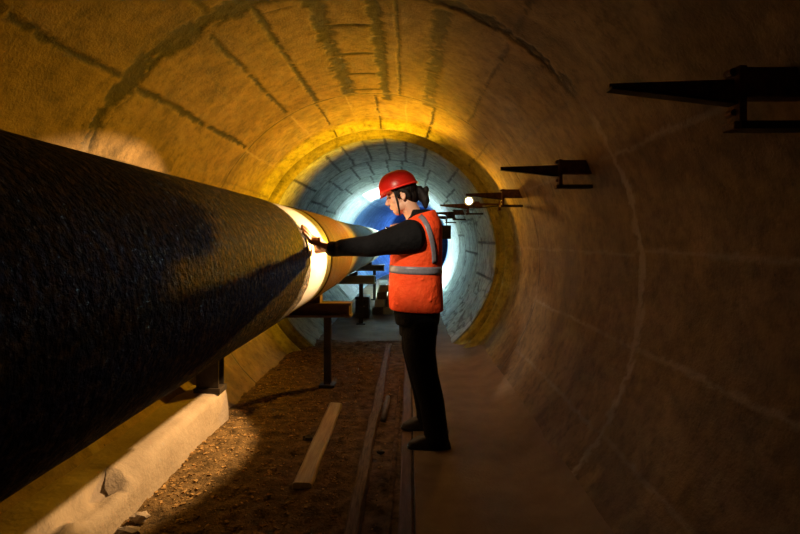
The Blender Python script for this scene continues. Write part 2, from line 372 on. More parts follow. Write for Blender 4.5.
# ------------------------------------------------------------------ ground
def ground(name, x0, x1, y0, y1, st, hf, mat, bendit=False):
    xs = np.linspace(x0, x1, max(2, int((x1 - x0) / st) + 1)); ys = np.linspace(y0, y1, int((y1 - y0) / st) + 1)
    X, Y = np.meshgrid(xs, ys); Z = hf(X, Y)
    if bendit: X = X + bend(Y)
    co = np.stack([X, Y, Z], -1).reshape(-1, 3); nx = len(xs); idx = np.arange(len(co)).reshape(len(ys), nx)
    q = np.stack([idx[:-1, :-1], idx[:-1, 1:], idx[1:, 1:], idx[1:, :-1]], -1).reshape(-1, 4)
    me = bpy.data.meshes.new(name); me.from_pydata(co.tolist(), [], q.tolist()); me.update()
    return link(name, me, mat)
def hdirt(X, Y):
    return (fbm(X * 2.4 + 40, Y * 2.4 + 9, 3) - .5) * .035 + (fbm(X * 14 + 4, Y * 14 + 90, 4) - .5) * .035 - .004
o = ground('floor', -1.62, .03, -1.9, 7.0, .022, hdirt, M['dirt']); tag(o, 'rusty brown dirt floor left of the timber rail', 'floor', kind='structure')
o = ground('floor', -1.55, .95, 6.9, 29.7, .1, lambda X, Y: (fbm(X * 3, Y * 3, 3) - .5) * .03 - .004, M['slab'], True); tag(o, 'grey dirt floor running on to the tunnel end', 'floor', kind='structure')
bm = bmesh.new(); add_prism(bm, [(.035, -.06), (.035, .016), (.04, .02), (.42, .02)] + [(.58 + .275 * k / 14, .02 + .09 * (k / 14) ** 2.0) for k in range(0, 15)] + [(.95, .11), (.95, -.06)], 1, -1.9, 11.0)
tag(bmobj('floor_slab', bm, M['slab']), 'smooth brown concrete walkway slab along the right wall', 'floor', kind='structure')
# loose chips: too many to count
bm = bmesh.new()
for i in range(9000):
    y = 1.3 + 5.2 * random.random() ** 1.25
    x = random.uniform(-1.36, -.34) if random.random() < .8 else random.uniform(-.22, .02)
    if any(a - .02 < x < b + .02 and c - .03 < y < d + .03 for a, b, c, d in ((-.33, -.19, -2, 7), (-.13, -.06, -2, 7), (-.07, .03, -2, 7), (-.64, -.49, 2.8, 4.26), (-.83, -.63, 4.7, 4.98), (-.72, -.60, 3.45, 3.6), (-1.36, -1.15, 2.14, 2.62), (-.2, -.14, 3.26, 3.34))): continue
    if x < -1.0 or random.random() < .55:
        s = random.choice([.004, .005, .007, .009, .013]) * random.uniform(.7, 1.2)
        r = bmesh.ops.create_cube(bm, size=1)
        Mx = Matrix.Translation((x, y, float(hdirt(np.array(x), np.array(y))) + s * .2)) @ Matrix.Rotation(random.random() * 6.3, 4, 'Z') @ Matrix.Rotation(random.uniform(-.6, .6), 4, 'X') @ Matrix.Diagonal((s * random.uniform(.6, 2.6), s, s * random.uniform(.3, .7), 1))
        bmesh.ops.transform(bm, matrix=Mx, verts=r['verts'])
tag(bmobj('gravel', bm, M['chips']), 'loose chips and gravel scattered over the dirt floor', 'gravel', kind='stuff')

# concrete kerb along the left wall: rough top edge
ys = np.arange(-1.9, 3.99, .03)
prof = [(-1.335, -.05), (-1.34, .06), (-1.345, .12), (-1.352, .175), (-1.362, .205), (-1.39, .225), (-1.47, .228), (-1.60, .232), (-1.70, .235)]
bm = bmesh.new(); rings = []
for y in ys:
    ring = []
    for i, (x, z) in enumerate(prof):
        n = float(fbm(np.array(y * 6 + i * .7), np.array(i * .9 + 3.0), 4)) - .5
        chip = max(0, float(fbm(np.array(y * 3.0 + 8), np.array(5.0 + i * .2), 3)) - .55) * (1 if 3 <= i <= 5 else 0) * (.8 if y < 2.6 else .3)
        ring.append(bm.verts.new((x - .02 * n * (0 < i < 8) - chip * .35, y + .02 * n, z + .03 * n * (i > 0) - chip * .5 * (i >= 3))))
    rings.append(ring)
for a, b in zip(rings, rings[1:]):
    for k in range(len(prof) - 1): bm.faces.new([a[k], b[k], b[k + 1], a[k + 1]])
for rg in (rings[0], rings[-1]): 
    bm.faces.new(rg + [bm.verts.new((-1.70, rg[0].co.y, -.05))])
tag(bmobj('trim_2', bm, M['kerb'], smooth=True), 'rough concrete kerb below the pipe along the left wall', 'kerb', kind='structure')

# ------------------------------------------------------------------ timber on the floor
def rough_bar(name, x0, x1, y0, y1, z0, z1, mat, label, cat, wob=.004, skew=0, seed=0, ends=0.0):
    bm = bmesh.new(); n = max(6, int((y1 - y0) / .06)); rings = []
    for i in range(n + 1):
        y = y0 + (y1 - y0) * i / n; t = i / n
        a = lambda k: (float(vnoise(np.array(y * 5 + seed + k * 7.1), np.array(seed * 1.7 + k))) - .5) * 2 * wob
        dx = skew * t
        ring = [(x0 + a(0) + dx, z0), (x1 + a(1) + dx, z0), (x1 + a(2) + dx, z1 - .25 * (z1 - z0) + a(3) * .3), (x1 - .12 * (x1 - x0) + a(2) + dx, z1 + a(4) * .5), (x0 + .12 * (x1 - x0) + a(5) + dx, z1 + a(6) * .5), (x0 + a(5) + dx, z1 - .25 * (z1 - z0) + a(7) * .3)]
        rings.append([bm.verts.new((x, y + ends * (x - x0) * (i in (0, n)), z)) for x, z in ring])
    for A, B in zip(rings, rings[1:]):
        for k in range(6): bm.faces.new([A[k], A[(k + 1) % 6], B[(k + 1) % 6], B[k]])
    bm.faces.new(rings[0]); bm.faces.new(rings[-1][::-1])
    return tag(bmobj(name, bm, mat), label, cat)
rough_bar('timber_rail', -.305, -.235, -1.5, 6.6, -.012, .032, M['rail'], 'long worn timber rail half sunk in the dirt floor', 'rail', .008, .03, 3)
rough_bar('timber_board', -.055, .012, -1.5, 6.4, -.012, .016, M['strip'], 'flat reddish brown board beside the concrete slab edge', 'board', .004, .02, 9)
rough_bar('timber_batten', -.115, -.085, 1.0, 5.0, -.012, .012, M['dirt'], 'thin dirty batten between the rail and the reddish board', 'batten', .006, .03, 15)
rough_bar('wooden_plank', -.615, -.512, 2.84, 4.22, .0, .034, M['plank'], 'loose yellowish wooden plank lying on the dirt floor', 'plank', .003, -.008, 21, -.1)
bm = bmesh.new(); add_tube(bm, [(-.178, 3.84, .025), (-.168, 4.38, .022)], .022, 14, dome=False)
tag(bmobj('pipe_offcut', bm, M['bare'], smooth=True), 'short grey pipe offcut lying against the timber rail', 'pipe offcut')
for i, (x, y, s, l) in enumerate([(-.66, 3.52, .028, 'small dark stone left of the loose plank'), (-1.25, 2.36, .05, 'broken concrete lump at the kerb foot, biggest of the near rubble'), (-1.21, 2.22, .03, 'small concrete fragment nearest the camera at the kerb foot'), (-1.27, 2.52, .034, 'concrete fragment at the kerb foot behind the biggest lump'), (-.17, 3.3, .02, 'little stone between the timber rail and the batten')]):
    bm = bmesh.new(); bmesh.ops.create_icosphere(bm, subdivisions=2, radius=s)
    for v in bm.verts:
        k = .75 + .5 * random.random(); v.co = Vector((v.co.x * k * 1.2, v.co.y * k, v.co.z * k * .7))
    o = bmobj('stone', bm, M['rubble'] if i not in (0, 4) else M['darksteel']); o.location = (x, y, s * .45); tag(o, l, 'stone', 'rubble on the dirt floor')

# ------------------------------------------------------------------ pipe
PX, PZ, PR0 = -1.007, 1.1745, .414
def pipe_sec(bm, y0, y1, r, n=96, step=.05, rag=0, th=.02, lump=0):
    """hollow sleeve from y0 to y1; rag roughens the far edge"""
    ny = max(2, int((y1 - y0) / step)); rings = []
    for i in range(ny + 1):
        ring = []
        for k in range(n):
            a = 2 * PI * k / n
            y = y0 + (y1 - y0) * i / ny
            if rag: y += rag * (float(fbm(np.array(math.cos(a) * 5 + 9), np.array(math.sin(a) * 5 + 3), 3)) - .5) * (i / ny) ** 6
            rr = r + (lump * (float(fbm(np.array(a * 9), np.array(y * 7), 3)) - .5) if lump else 0)
            ring.append(bm.verts.new((PX + rr * math.cos(a), y, PZ + rr * math.sin(a))))
        rings.append(ring)
    for k in (0, -1):
        yy = rings[k]; inner = [bm.verts.new((PX + (r - th) * math.cos(2 * PI * j / n), v.co.y, PZ + (r - th) * math.sin(2 * PI * j / n))) for j, v in enumerate(yy)]
        for j in range(n): bm.faces.new([yy[j], yy[(j + 1) % n], inner[(j + 1) % n], inner[j]])
    for A, B in zip(rings, rings[1:]):
        for k in range(n): bm.faces.new([A[k], A[(k + 1) % n], B[(k + 1) % n], B[k]])
bm = bmesh.new(); pipe_sec(bm, -1.8, 15.2, .396, 96, .5, th=.012)
pipe = tag(bmobj('steel_pipe', bm, M['bare'], smooth=True), 'large dark coated steel pipe running down the left side of the tunnel', 'pipe')
bm = bmesh.new(); pipe_sec(bm, -1.8, 3.26, PR0, 140, .03, rag=.16, lump=.003)
bmobj('bitumen_coating', bm, M['bitumen'], pipe, True)['label'] = 'rough black bitumen coating'
bm = bmesh.new(); pipe_sec(bm, 3.05, 4.17, PR0 - .006, 96, .04, th=.01)
bmobj('primer_band', bm, M['primer'], pipe, True)['label'] = 'pale bare joint band'
bm = bmesh.new(); pipe_sec(bm, 4.16, 5.75, PR0 + .001, 96, .05, lump=.001)
bmobj('tape_wrap', bm, M['wrap'], pipe, True)['label'] = 'brown tape wrap with ring streaks'
bm = bmesh.new(); pipe_sec(bm, 10.2, 12.5, PR0, 64, .2)
bmobj('tan_coating', bm, M['tan'], pipe, True)['label'] = 'pale tan coating'

# pipe supports: a cross beam on two posts, saddle wedges holding the pipe
def pipe_support(label, y, topmat, xl):
    t = empty('pipe_support', (PX, y, 0)); tag(t, label, 'pipe support', 'supports under the pipe')
    z0, z1 = .625, .752
    bm = bmesh.new()                                                 # I-section beam
    add_box(bm, (xl, -.09, z1 - .02), (.497, .09, z1)); add_box(bm, (xl, -.09, z0), (.497, .09, z0 + .02)); add_box(bm, (xl, -.012, z0 + .019), (.49, .012, z1 - .019))
    for x in (xl + .02, .477): add_box(bm, (x - .008, -.085, z0 + .018), (x + .008, .085, z1 - .018))
    bmobj('beam', bm, topmat, t)
    for s in (1,):
        bm = bmesh.new(); x = .277 * s
        add_box(bm, (x - .03, -.035, .012), (x + .03, -.025, z0)); add_box(bm, (x - .03, .025, .012), (x + .03, .035, z0)); add_box(bm, (x - .006, -.03, .012), (x + .006, .03, z0))
        lg = bmobj('leg', bm, M['darksteel'], t)
        bm = bmesh.new(); add_box(bm, (x - .07, -.07, -.012), (x + .07, .07, .014), .003); bmobj('base_plate', bm, M['darksteel'], lg)
    for s in (-1, 1):
        bm = bmesh.new()
        x0, x1 = .10 * s, .22 * s
        zf = lambda x: PZ - math.sqrt((PR0 + .003) ** 2 - x * x)
        add_prism(bm, [(x0, z1 + .0005), (x1, z1 + .0005), (x1, zf(x1)), ((x0 + x1) / 2, zf((x0 + x1) / 2)), (x0, max(zf(x0), z1 + .004))], 1, -.07, .07)
        bmobj('saddle_wedge', bm, M['rust'], t)
    return t
pipe_support('rusty steel pipe support nearest the person, beam end and leg over bare floor', 4.84, M['beam'], -.775)
pipe_support('pipe support farther back with daylight painted on its beam, seen under the sleeve', 8.3, M['daylit_beam'], -.61)
pipe_support('pipe support farthest back under the tan coated stretch of pipe', 11.6, M['beam'], -.55)
bm = bmesh.new(); add_box(bm, (-.08, -.06, .002), (.08, -.05, .60)); add_box(bm, (-.08, .05, .002), (.08, .06, .60)); add_box(bm, (-.008, -.051, .002), (.008, .051, .60)); add_box(bm, (-.095, -.075, -.03), (.095, .075, .012), .003)
o = bmobj('dark_upright', bm, M['darksteel']); o.location = (-1.44, 3.885, .245); tag(o, 'dark upright standing on the end of the concrete kerb behind the pipe', 'post')  # dark upright shape on the kerb end

# ------------------------------------------------------------------ cable brackets on the right wall
def wall_x(z, R): return CX + math.sqrt(R * R - (z - CZ) ** 2)
def cable_bracket(label, y, R, zt=1.775, mir=1, arm=.36, so=.205, sag=0):
    xw = wall_x(zt - .08, R)
    xp = xw - so                                      # upright plate
    t = empty('cable_bracket', (xp, y, zt)); tag(t, label, 'bracket', 'cable brackets on the right wall')
    # tapering arm: web plus lower flange, pointing into the tunnel
    bm = bmesh.new(); add_prism(bm, [(-arm, .0), (.0, .012), (.0, -.055), (-arm, -.012)], 1, -.003, .003)
    am = bmobj('arm_web', bm, M['rust'], t)
    bm = bmesh.new()
    P = [(-arm, -.012), (0, -.055), (0, -.063), (-arm, -.020)]
    add_prism(bm, P, 1, -.022, .022)
    bmobj('arm_flange', bm, M['darksteel'], t)
    bm = bmesh.new(); add_box(bm, (-.006, -.03, -.125), (.016, .03, .045), .003); add_box(bm, (-.022, -.03, -.135), (.010, .03, -.112), .004)
    add_tube(bm, [(-.012, -.012, .03), (-.012, .02, .03)], .012, 10, dome=False); add_tube(bm, [(-.010, -.012, -.085), (-.010, .02, -.085)], .010, 10, dome=False)
    bmobj('upright_plate', bm, M['rust'], t)
    xe = wall_x(zt + .01, R) - xp + .01
    bm = bmesh.new(); add_box(bm, (.012, -.028, -.045), (xe + .03, .028, .04), .004); bmobj('upper_strut', bm, M['rust'], t)
    xe2 = wall_x(zt - .12, R) - xp + .01
    bm = bmesh.new(); add_box(bm, (-.004, -.034, -.134), (xe2 - .03, .034, -.112)); bmobj('lower_strut', bm, M['darksteel'], t)
    return t
cable_bracket('rusty wall bracket with long tapering arm nearest the camera, upper right', 1.52, R1)
cable_bracket('dark wall bracket second from the camera on the right wall', 3.30, R1)
cable_bracket('brown wall bracket third from the camera, just before the lit lamp', 5.28, R1)
cable_bracket('wall bracket behind the lit lamp at the start of the grey lining', 7.0, R2)
cable_bracket('small far bracket silhouetted against the bright ring, nearer of two', 9.1, R2)
cable_bracket('small far bracket silhouetted against the bright ring, farther of two', 10.9, R2)

# ------------------------------------------------------------------ lit lamp on the lip
LX, LY, LZ = .712, 6.22, 1.767
lamp = empty('work_lamp', (LX, LY, LZ)); tag(lamp, 'small lit amber work lamp on a short arm at the right wall', 'lamp')
ld = Vector((-.18, -1, -.05)).normalized(); rot = ld.to_track_quat('Z', 'Y').to_matrix()
bm = bmesh.new()
prof = [(0, -.07), (.030, -.07), (.036, -.05), (.040, -.02), (.055, -.002), (.055, .004), (.050, .004), (.048, -.004), (0, -.004)]
rg = []
for r, z in prof:
    rg.append([bm.verts.new(rot @ Vector((max(r, .0005) * math.cos(2 * PI * k / 24), max(r, .0005) * math.sin(2 * PI * k / 24), z))) for k in range(24)])
for A, B in zip(rg, rg[1:]):
    for k in range(24): bm.faces.new([A[k], A[(k + 1) % 24], B[(k + 1) % 24], B[k]])
bm.faces.new(rg[0][::-1]); bm.faces.new(rg[-1])
bmobj('housing', bm, M['darksteel'], lamp, True)
bm = bmesh.new(); r = bmesh.ops.create_uvsphere(bm, u_segments=20, v_segments=12, radius=.036); bmesh.ops.transform(bm, matrix=Matrix.Translation(ld * .006) @ rot.to_4x4() @ Matrix.Diagonal((1, 1, .45, 1)), verts=r['verts'])
bmobj('bulb_glass', bm, M['glow_amber'], lamp, True)['label'] = 'glowing amber glass'
bm = bmesh.new(); xe = wall_x(LZ - .03, 1.545) - LX
add_tube(bm, [(0.0, .055, -.02), (.02, .06, -.035), (xe + .01, .06, -.035)], .011, 10); bmobj('lamp_arm', bm, M['rust'], lamp, True)
bm = bmesh.new(); add_box(bm, (xe - .03, .02, -.11), (xe - .008, .10, .02), .004); bmobj('mount_plate', bm, M['rust'], lamp)
bm = bmesh.new(); add_tube(bm, [(.01, .06, -.03), (.10, .065, -.08), (.2, .065, -.07), (xe - .005, .065, -.05)], .006, 8); bmobj('power_cable', bm, M['strap'], lamp, True)

# ------------------------------------------------------------------ things far down the tunnel
def far_box(name, lo, hi, mat, label, cat, rz=0, group=None, bev=.01):
    c = [(a + b) / 2 for a, b in zip(lo, hi)]; c[2] = lo[2]
    bm = bmesh.new(); add_box(bm, [a - q for a, q in zip(lo, c)], [a - q for a, q in zip(hi, c)], bev)
    o = bmobj(name, bm, mat); o.location = c; o.rotation_euler = (0, 0, rz); return tag(o, label, cat, group)
# stack of tan timbers beside the pipe, behind the person's chest
k = 0
for lv in range(4):
    for j in range(2 if lv < 3 else 1):
        far_box('timber_sleeper', (-.60 + .19 * j + .02 * lv, 9.2 + .05 * lv, .012 + .125 * lv), (-.43 + .19 * j + .02 * lv, 10.5 + .1 * j, .132 + .125 * lv), M['tan'] if (lv + j) % 2 else M['rail'],
                ['pale tan', 'brown', 'light', 'dusty'][lv] + ' sleeper in the stack behind the arm, ' + (['lowest row', 'second row', 'third row', 'top'][lv]) + (', left one' if j == 0 and lv < 3 else ', right one' if lv < 3 else ''), 'timber', .03 * (lv - 1), 'stacked timbers beyond the person')
# dark tool chest between pipe support and timbers
t = empty('tool_chest', (-.74, 9.0, .012)); tag(t, 'dark tool chest standing on the floor under the far pipe', 'tool chest')
bm = bmesh.new(); add_box(bm, (-.13, -.2, 0), (.09, .2, .30), .012); bmobj('body', bm, M['darksteel'], t)
bm = bmesh.new(); add_box(bm, (-.135, -.205, .302), (.095, .205, .35), .012); bmobj('lid', bm, M['plasticblack'], t)
bm = bmesh.new(); add_tube(bm, [(-.06, -.212, .2), (-.06, -.235, .2), (.02, -.235, .2), (.02, -.212, .2)], .008, 8); bmobj('handle', bm, M['bare'], t)
# equipment box hung from a bracket on the right
t = empty('equipment_box', (.60, 8.75, 1.44)); tag(t, 'dark equipment box with a yellow front hanging by the wall behind the vest', 'box')
bm = bmesh.new(); add_box(bm, (-.10, -.09, -.12), (.10, .09, .10), .01); bmobj('body', bm, M['darksteel'], t)
bm = bmesh.new(); add_box(bm, (-.118, -.08, -.10), (-.101, .08, .08), .004); bmobj('front_panel', bm, M['yellow'], t)['label'] = 'yellow front'
bm = bmesh.new(); add_tube(bm, [(.03, 0, .10), (.04, 0, .2), (.06, .15, .27), (.08, .33, .315)], .008, 8); bmobj('hanger', bm, M['darksteel'], t, True)

# ------------------------------------------------------------------ person
SKIN = bmesh.new()
YC = 3.50
# head frame
hc = Vector((-.045, YC, 1.615)); tl = math.radians(17)
HM = Matrix(((math.cos(tl), 0, -math.sin(tl)), (0, 1, 0), (math.sin(tl), 0, math.cos(tl))))   # local -x is the face, z the crown
# positive tl tips the crown towards -x (bowed)
HM = Matrix.Rotation(-tl, 3, 'Y')
def H(x, y, z): return hc + HM @ Vector((x, y, z))
def hell(bm, c, r, n=20, R=None): add_ell(bm, H(*c), r, HM @ R if R else HM, n)
hell(SKIN, (.005, 0, .035), (.094, .074, .088))          # cranium
hell(SKIN, (-.030, 0, -.035), (.058, .056, .085))        # face
hell(SKIN, (-.052, 0, -.092), (.030, .032, .028))        # chin
for s in (-1, 1):
    hell(SKIN, (-.018, .040 * s, -.068), (.045, .018, .032))     # jaw
    hell(SKIN, (-.052, .036 * s, -.022), (.024, .018, .026))     # cheek
    hell(SKIN, (-.078, .026 * s, .022), (.014, .024, .010))      # brow
hell(SKIN, (-.080, 0, .028), (.012, .030, .018))
add_tube(SKIN, [H(-.084, 0, .012), H(-.096, 0, -.008), H(-.108, 0, -.026), H(-.100, 0, -.036)], [.008, .010, .012, .009], 10)   # nose
for s in (-1, 1): hell(SKIN, (-.092, .010 * s, -.032), (.009, .008, .007), 10)
add_tube(SKIN, [H(-.082, -.018, -.060), H(-.091, 0, -.056), H(-.082, .018, -.060)], [.004, .0075, .004], 8)       # lips
add_tube(SKIN, [H(-.080, -.016, -.071), H(-.088, 0, -.070), H(-.080, .016, -.071)], [.004, .0078, .004], 8)
for s in (-1, 1):   # ears
    hell(SKIN, (.010, .076 * s, -.012), (.017, .008, .029), 14)
    hell(SKIN, (.006, .080 * s, -.030), (.009, .006, .011), 10)
    add_tube(SKIN, [H(-.002, .078 * s, .008), H(.012, .084 * s, .020), H(.026, .083 * s, .006), H(.022, .082 * s, -.018), H(.008, .082 * s, -.036)], .005, 8)
# neck and core
add_tube(SKIN, [H(.020, 0, -.06), (.03, YC, 1.50), (.065, YC, 1.42), (.08, YC, 1.36)], [.058, .056, .064, .085], 18)
add_loft(SKIN, [(.06, YC, .80, .10, .15), (.06, YC, .95, .105, .15), (.055, YC, 1.1, .10, .135), (.055, YC, 1.25, .115, .155), (.065, YC, 1.36, .10, .16), (.075, YC, 1.41, .06, .09)])
# legs
LEGN = [(.075, 3.42, .82), (.065, 3.40, .62), (.10, 3.37, .46), (.15, 3.355, .27), (.175, 3.345, .10)]
LEGF = [(.065, 3.59, .82), (.055, 3.61, .62), (.075, 3.64, .46), (.115, 3.665, .27), (.135, 3.68, .10)]
for L in (LEGN, LEGF):
    add_tube(SKIN, L, [.092, .075, .056, .050, .036], 16)
    a = Vector(L[-1]); add_tube(SKIN, [a + Vector((.03, 0, -.05)), a + Vector((-.05, -.004, -.055)), a + Vector((-.12, -.008, -.063))], [.034, .032, .020], 12)
# near (left) arm reaching to the pipe
SH, EL, WR = Vector((.015, 3.315, 1.345)), Vector((-.235, 3.29, 1.288)), Vector((-.492, 3.325, 1.268))
add_tube(SKIN, [(.05, 3.40, 1.34), SH, SH.lerp(EL, .5), EL, EL.lerp(WR, .4), WR], [.06, .055, .046, .040, .038, .026], 14)
def PS(ph, y, h): ph = math.radians(ph); return Vector((PX + (PR0 + h) * math.cos(ph), y, PZ + (PR0 + h) * math.sin(ph)))
fing = [(3.330, 22.5, 10.0, .012), (3.307, 22.0, 11.6, -.012), (3.284, 20.8, 10.6, -.040), (3.262, 19.0, 8.0, -.060)]     # index .. little
for i, (y, p0, ln, dy) in enumerate(fing):
    kn = PS(p0, y, .021); rr = .0108 if i < 3 else .0095
    add_tube(SKIN, [WR + Vector((-.012, (y - 3.293) * .35, .006)), WR.lerp(kn, .55) + Vector((.004, 0, .002)), kn], [.025, .023, .0175], 12)
    add_tube(SKIN, [kn, PS(p0 + ln * .45, y + dy * .45, .019), PS(p0 + ln * .75, y + dy * .75, .0145), PS(p0 + ln, y + dy, .0105)], [.0150, rr * 1.15, rr * 1.1, rr], 10)
add_tube(SKIN, [WR + Vector((-.012, .012, .0)), PS(10.0, 3.358, .022), PS(13.0, 3.392, .017), PS(15.5, 3.412, .0125)], [.021, .017, .0125, .0105], 10)
add_ell(SKIN, WR.lerp(PS(20.5, 3.30, .022), .55), (.024, .046, .042))
# far (right) arm: bent, fist holding a torch in front of the chest
TD = Vector((-1, -.485, -.20)).normalized()
TC = Vector((-.086, 3.735, 1.402))                         # torch centre
FS, FE = Vector((.035, 3.685, 1.36)), Vector((.005, 3.80, 1.13))
TU = (Vector((0, 0, 1)) - TD * TD.z).normalized(); TW = TD.cross(TU)   # up and side round the torch
FW = TC + TW * .0 - TU * .075 + Vector((.045, .012, 0))
add_tube(SKIN, [(.06, 3.60, 1.35), FS, FS.lerp(FE, .5), FE, FE.lerp(FW, .45), FW], [.06, .055, .046, .040, .036, .026], 14)
for i in range(4):
    c = TC + TD * (.027 - .0185 * i); pts = []
    R0 = .0265
    for a in (200, 160, 115, 70, 25, -20, -60):
        pts.append(c + (TW * math.cos(math.radians(a)) + TU * math.sin(math.radians(a))) * (R0 + (.004 if a == 160 else 0)))
    add_tube(SKIN, pts, [.0105, .0105, .0095, .009, .009, .0085, .008], 10)
    add_tube(SKIN, [FW, FW.lerp(pts[0], .6), pts[0]], [.021, .016, .0115], 12)
add_tube(SKIN, [FW, TC - TD * .02 - TU * .03 + TW * .022, TC + TD * .02 + TW * .029 - TU * .012, TC + TD * .05 + TW * .026 + TU * .004], [.02, .015, .0105, .009], 10)
person = fuse('person', SKIN, .004, M['skin'], None, 3, .5)
tag(person, 'worker in red hard hat and orange vest, standing with one hand on the pipe', 'person')

# eyes
for s in (-1, 1):
    bm = bmesh.new(); hell(bm, (-.074, .027 * s, .004), (.012, .012, .009), 12); bmobj('eye', bm, M['eye'], person, True)
# hair under the helmet and ponytail
bm = bmesh.new()
hell(bm, (.024, 0, .030), (.094, .086, .082)); hell(bm, (.058, 0, -.022), (.055, .066, .06))
for s in (-1, 1): add_tube(bm, [H(-.045, .070 * s, .045), H(-.030, .076 * s, .030), H(-.020, .077 * s, .005), H(-.022, .074 * s, -.02)], [.014, .013, .010, .005], 8, flat=((0, 1, 0), .5)); add_tube(bm, [H(.0, .080 * s, .032), H(.035, .078 * s, .012), H(.045, .070 * s, -.025)], [.012, .018, .02], 8)
add_tube(bm, [H(.088, 0, .012), H(.125, 0, .0), H(.140, -.006, -.040), H(.140, -.02, -.085), H(.130, -.03, -.12)], [.026, .030, .034, .030, .014], 12)
for (dx, dy, dz) in ((.16, .01, -.03), (.152, -.03, -.07), (.12, .015, -.06), (.17, -.012, -.012)): hell(bm, (dx, dy, dz), (.018, .016, .024), 10)
fuse('hair', bm, .005, M['hair'], person, 3)

# helmet: shell with ridge, rolled rim, peak, chin strap
bm = bmesh.new()
hp = math.radians(1)
HT = Matrix.Rotation(-hp, 3, 'Y')
def HH(v): return H(*(Vector((-.004, 0, .052)) + HT @ Vector(v)))
nu, nv = 48, 16; rings = []
for j in range(nv + 1):
    e = (PI / 2) * j / nv; ring = []
    for i in range(nu):
        a = 2 * PI * i / nu
        rx, ry, rz = .128, .106, .110
        q = .86 + .14 * math.cos(e) ** .5 if False else 1
        x = rx * math.cos(e) ** .85 * math.cos(a); y = ry * math.cos(e) ** .85 * math.sin(a); z = rz * math.sin(e) ** .95
        if j == nv: x = y = 0.0005 * math.cos(a)
        rdg = .006 * math.exp(-(y / .016) ** 2) * (math.sin(e) > .25)
        ring.append(bm.verts.new(HH((x, y, z + rdg + (-.012 * (x < 0) * (x / .128) ** 2 if j == 0 else 0)))))
    rings.append(ring)
for A, B in zip(rings, rings[1:]):
    for k in range(nu): bm.faces.new([A[k], A[(k + 1) % nu], B[(k + 1) % nu], B[k]])
bmesh.ops.solidify(bm, geom=bm.faces[:], thickness=.004)
helmet = bmobj('hard_hat', bm, M['helmet'], person, True); helmet['label'] = 'red hard hat'
bm = bmesh.new()   # rim
pts = [HH((.131 * math.cos(2 * PI * i / 40), .109 * math.sin(2 * PI * i / 40), -.002)) for i in range(41)]
add_tube(bm, pts, .006, 8, dome=False); bmobj('rim', bm, M['helmet'], helmet, True)
bm = bmesh.new()   # peak over the brow
A, B = [], []
for i in range(17):
    a = PI + math.radians(-62 + 124 * i / 16); w = math.cos((a - PI) * 90 / 62)
    p = (.126 * math.cos(a), .106 * math.sin(a), .006); q = (.126 * math.cos(a) - .011 * max(w, 0) ** .7, .106 * math.sin(a), -.010 - .024 * max(w, 0))
    A.append(bm.verts.new(HH(p))); B.append(bm.verts.new(HH(q)))
for i in range(16): bm.faces.new([A[i], A[i + 1], B[i + 1], B[i]])
bmesh.ops.solidify(bm, geom=bm.faces[:], thickness=.005); bmobj('peak', bm, M['helmet'], helmet, True)
bm = bmesh.new()
for s in (-1, 1):
    add_tube(bm, [H(-.034, .088 * s, .060), H(-.036, .0775 * s, .01), H(-.037, .071 * s, -.04), H(-.040, .056 * s, -.085), H(-.045, .028 * s, -.117), H(-.047, 0, -.124)], .0058, 8, flat=((0, 1, 0), .5))
bmobj('chin_strap', bm, M['strap'], helmet, True)

# jacket: torso, high collar, sleeves
bm = bmesh.new()
TOR = [(.060, YC, .775, .142, .178), (.058, YC, .86, .152, .186), (.052, YC, 1.0, .158, .186), (.052, YC, 1.15, .158, .182), (.056, YC, 1.28, .155, .19), (.072, YC, 1.37, .135, .19), (.085, YC, 1.43, .105, .15), (.085, YC, 1.475, .082, .09), (.078, YC, 1.52, .070, .072)]
add_loft(bm, TOR, 40, 2.3)
add_tube(bm, [(.035, 3.40, 1.345), SH + Vector((0, -.005, .0)), SH.lerp(EL, .35) + Vector((0, 0, -.004)), SH.lerp(EL, .7), EL + Vector((0, 0, -.004)), EL.lerp(WR, .35), EL.lerp(WR, .7), WR + Vector((.05, 0, -.002)), WR + Vector((.022, 0, -.001))], [.105, .108, .093, .078, .068, .060, .053, .048, .050], 24)
# folds of the sleeve
for t, r in ((.25, .096), (.45, .088), (.62, .081), (.82, .074)):
    p = SH.lerp(EL, t) + Vector((0, 0, .004)); d = Vector((.25, .0, 1)).normalized()
    add_tube(bm, [p + d * r * .82 + Vector((0, -.03, 0)), p + d * r * .86, p + Vector((-.02, -r * .83, 0)), p + Vector((-.01, -r * .5, -r * .68))], .010, 8)
add_tube(bm, [(.06, 3.60, 1.345), FS + Vector((0, .005, 0)), FS.lerp(FE, .5), FE, FE.lerp(FW, .4), FE.lerp(FW, .75), FW + Vector((.012, 0, -.02))], [.10, .100, .080, .070, .060, .052, .046], 20)
fuse('jacket', bm, .0075, M['black'], person, 3)['label'] = 'black long sleeved jacket'

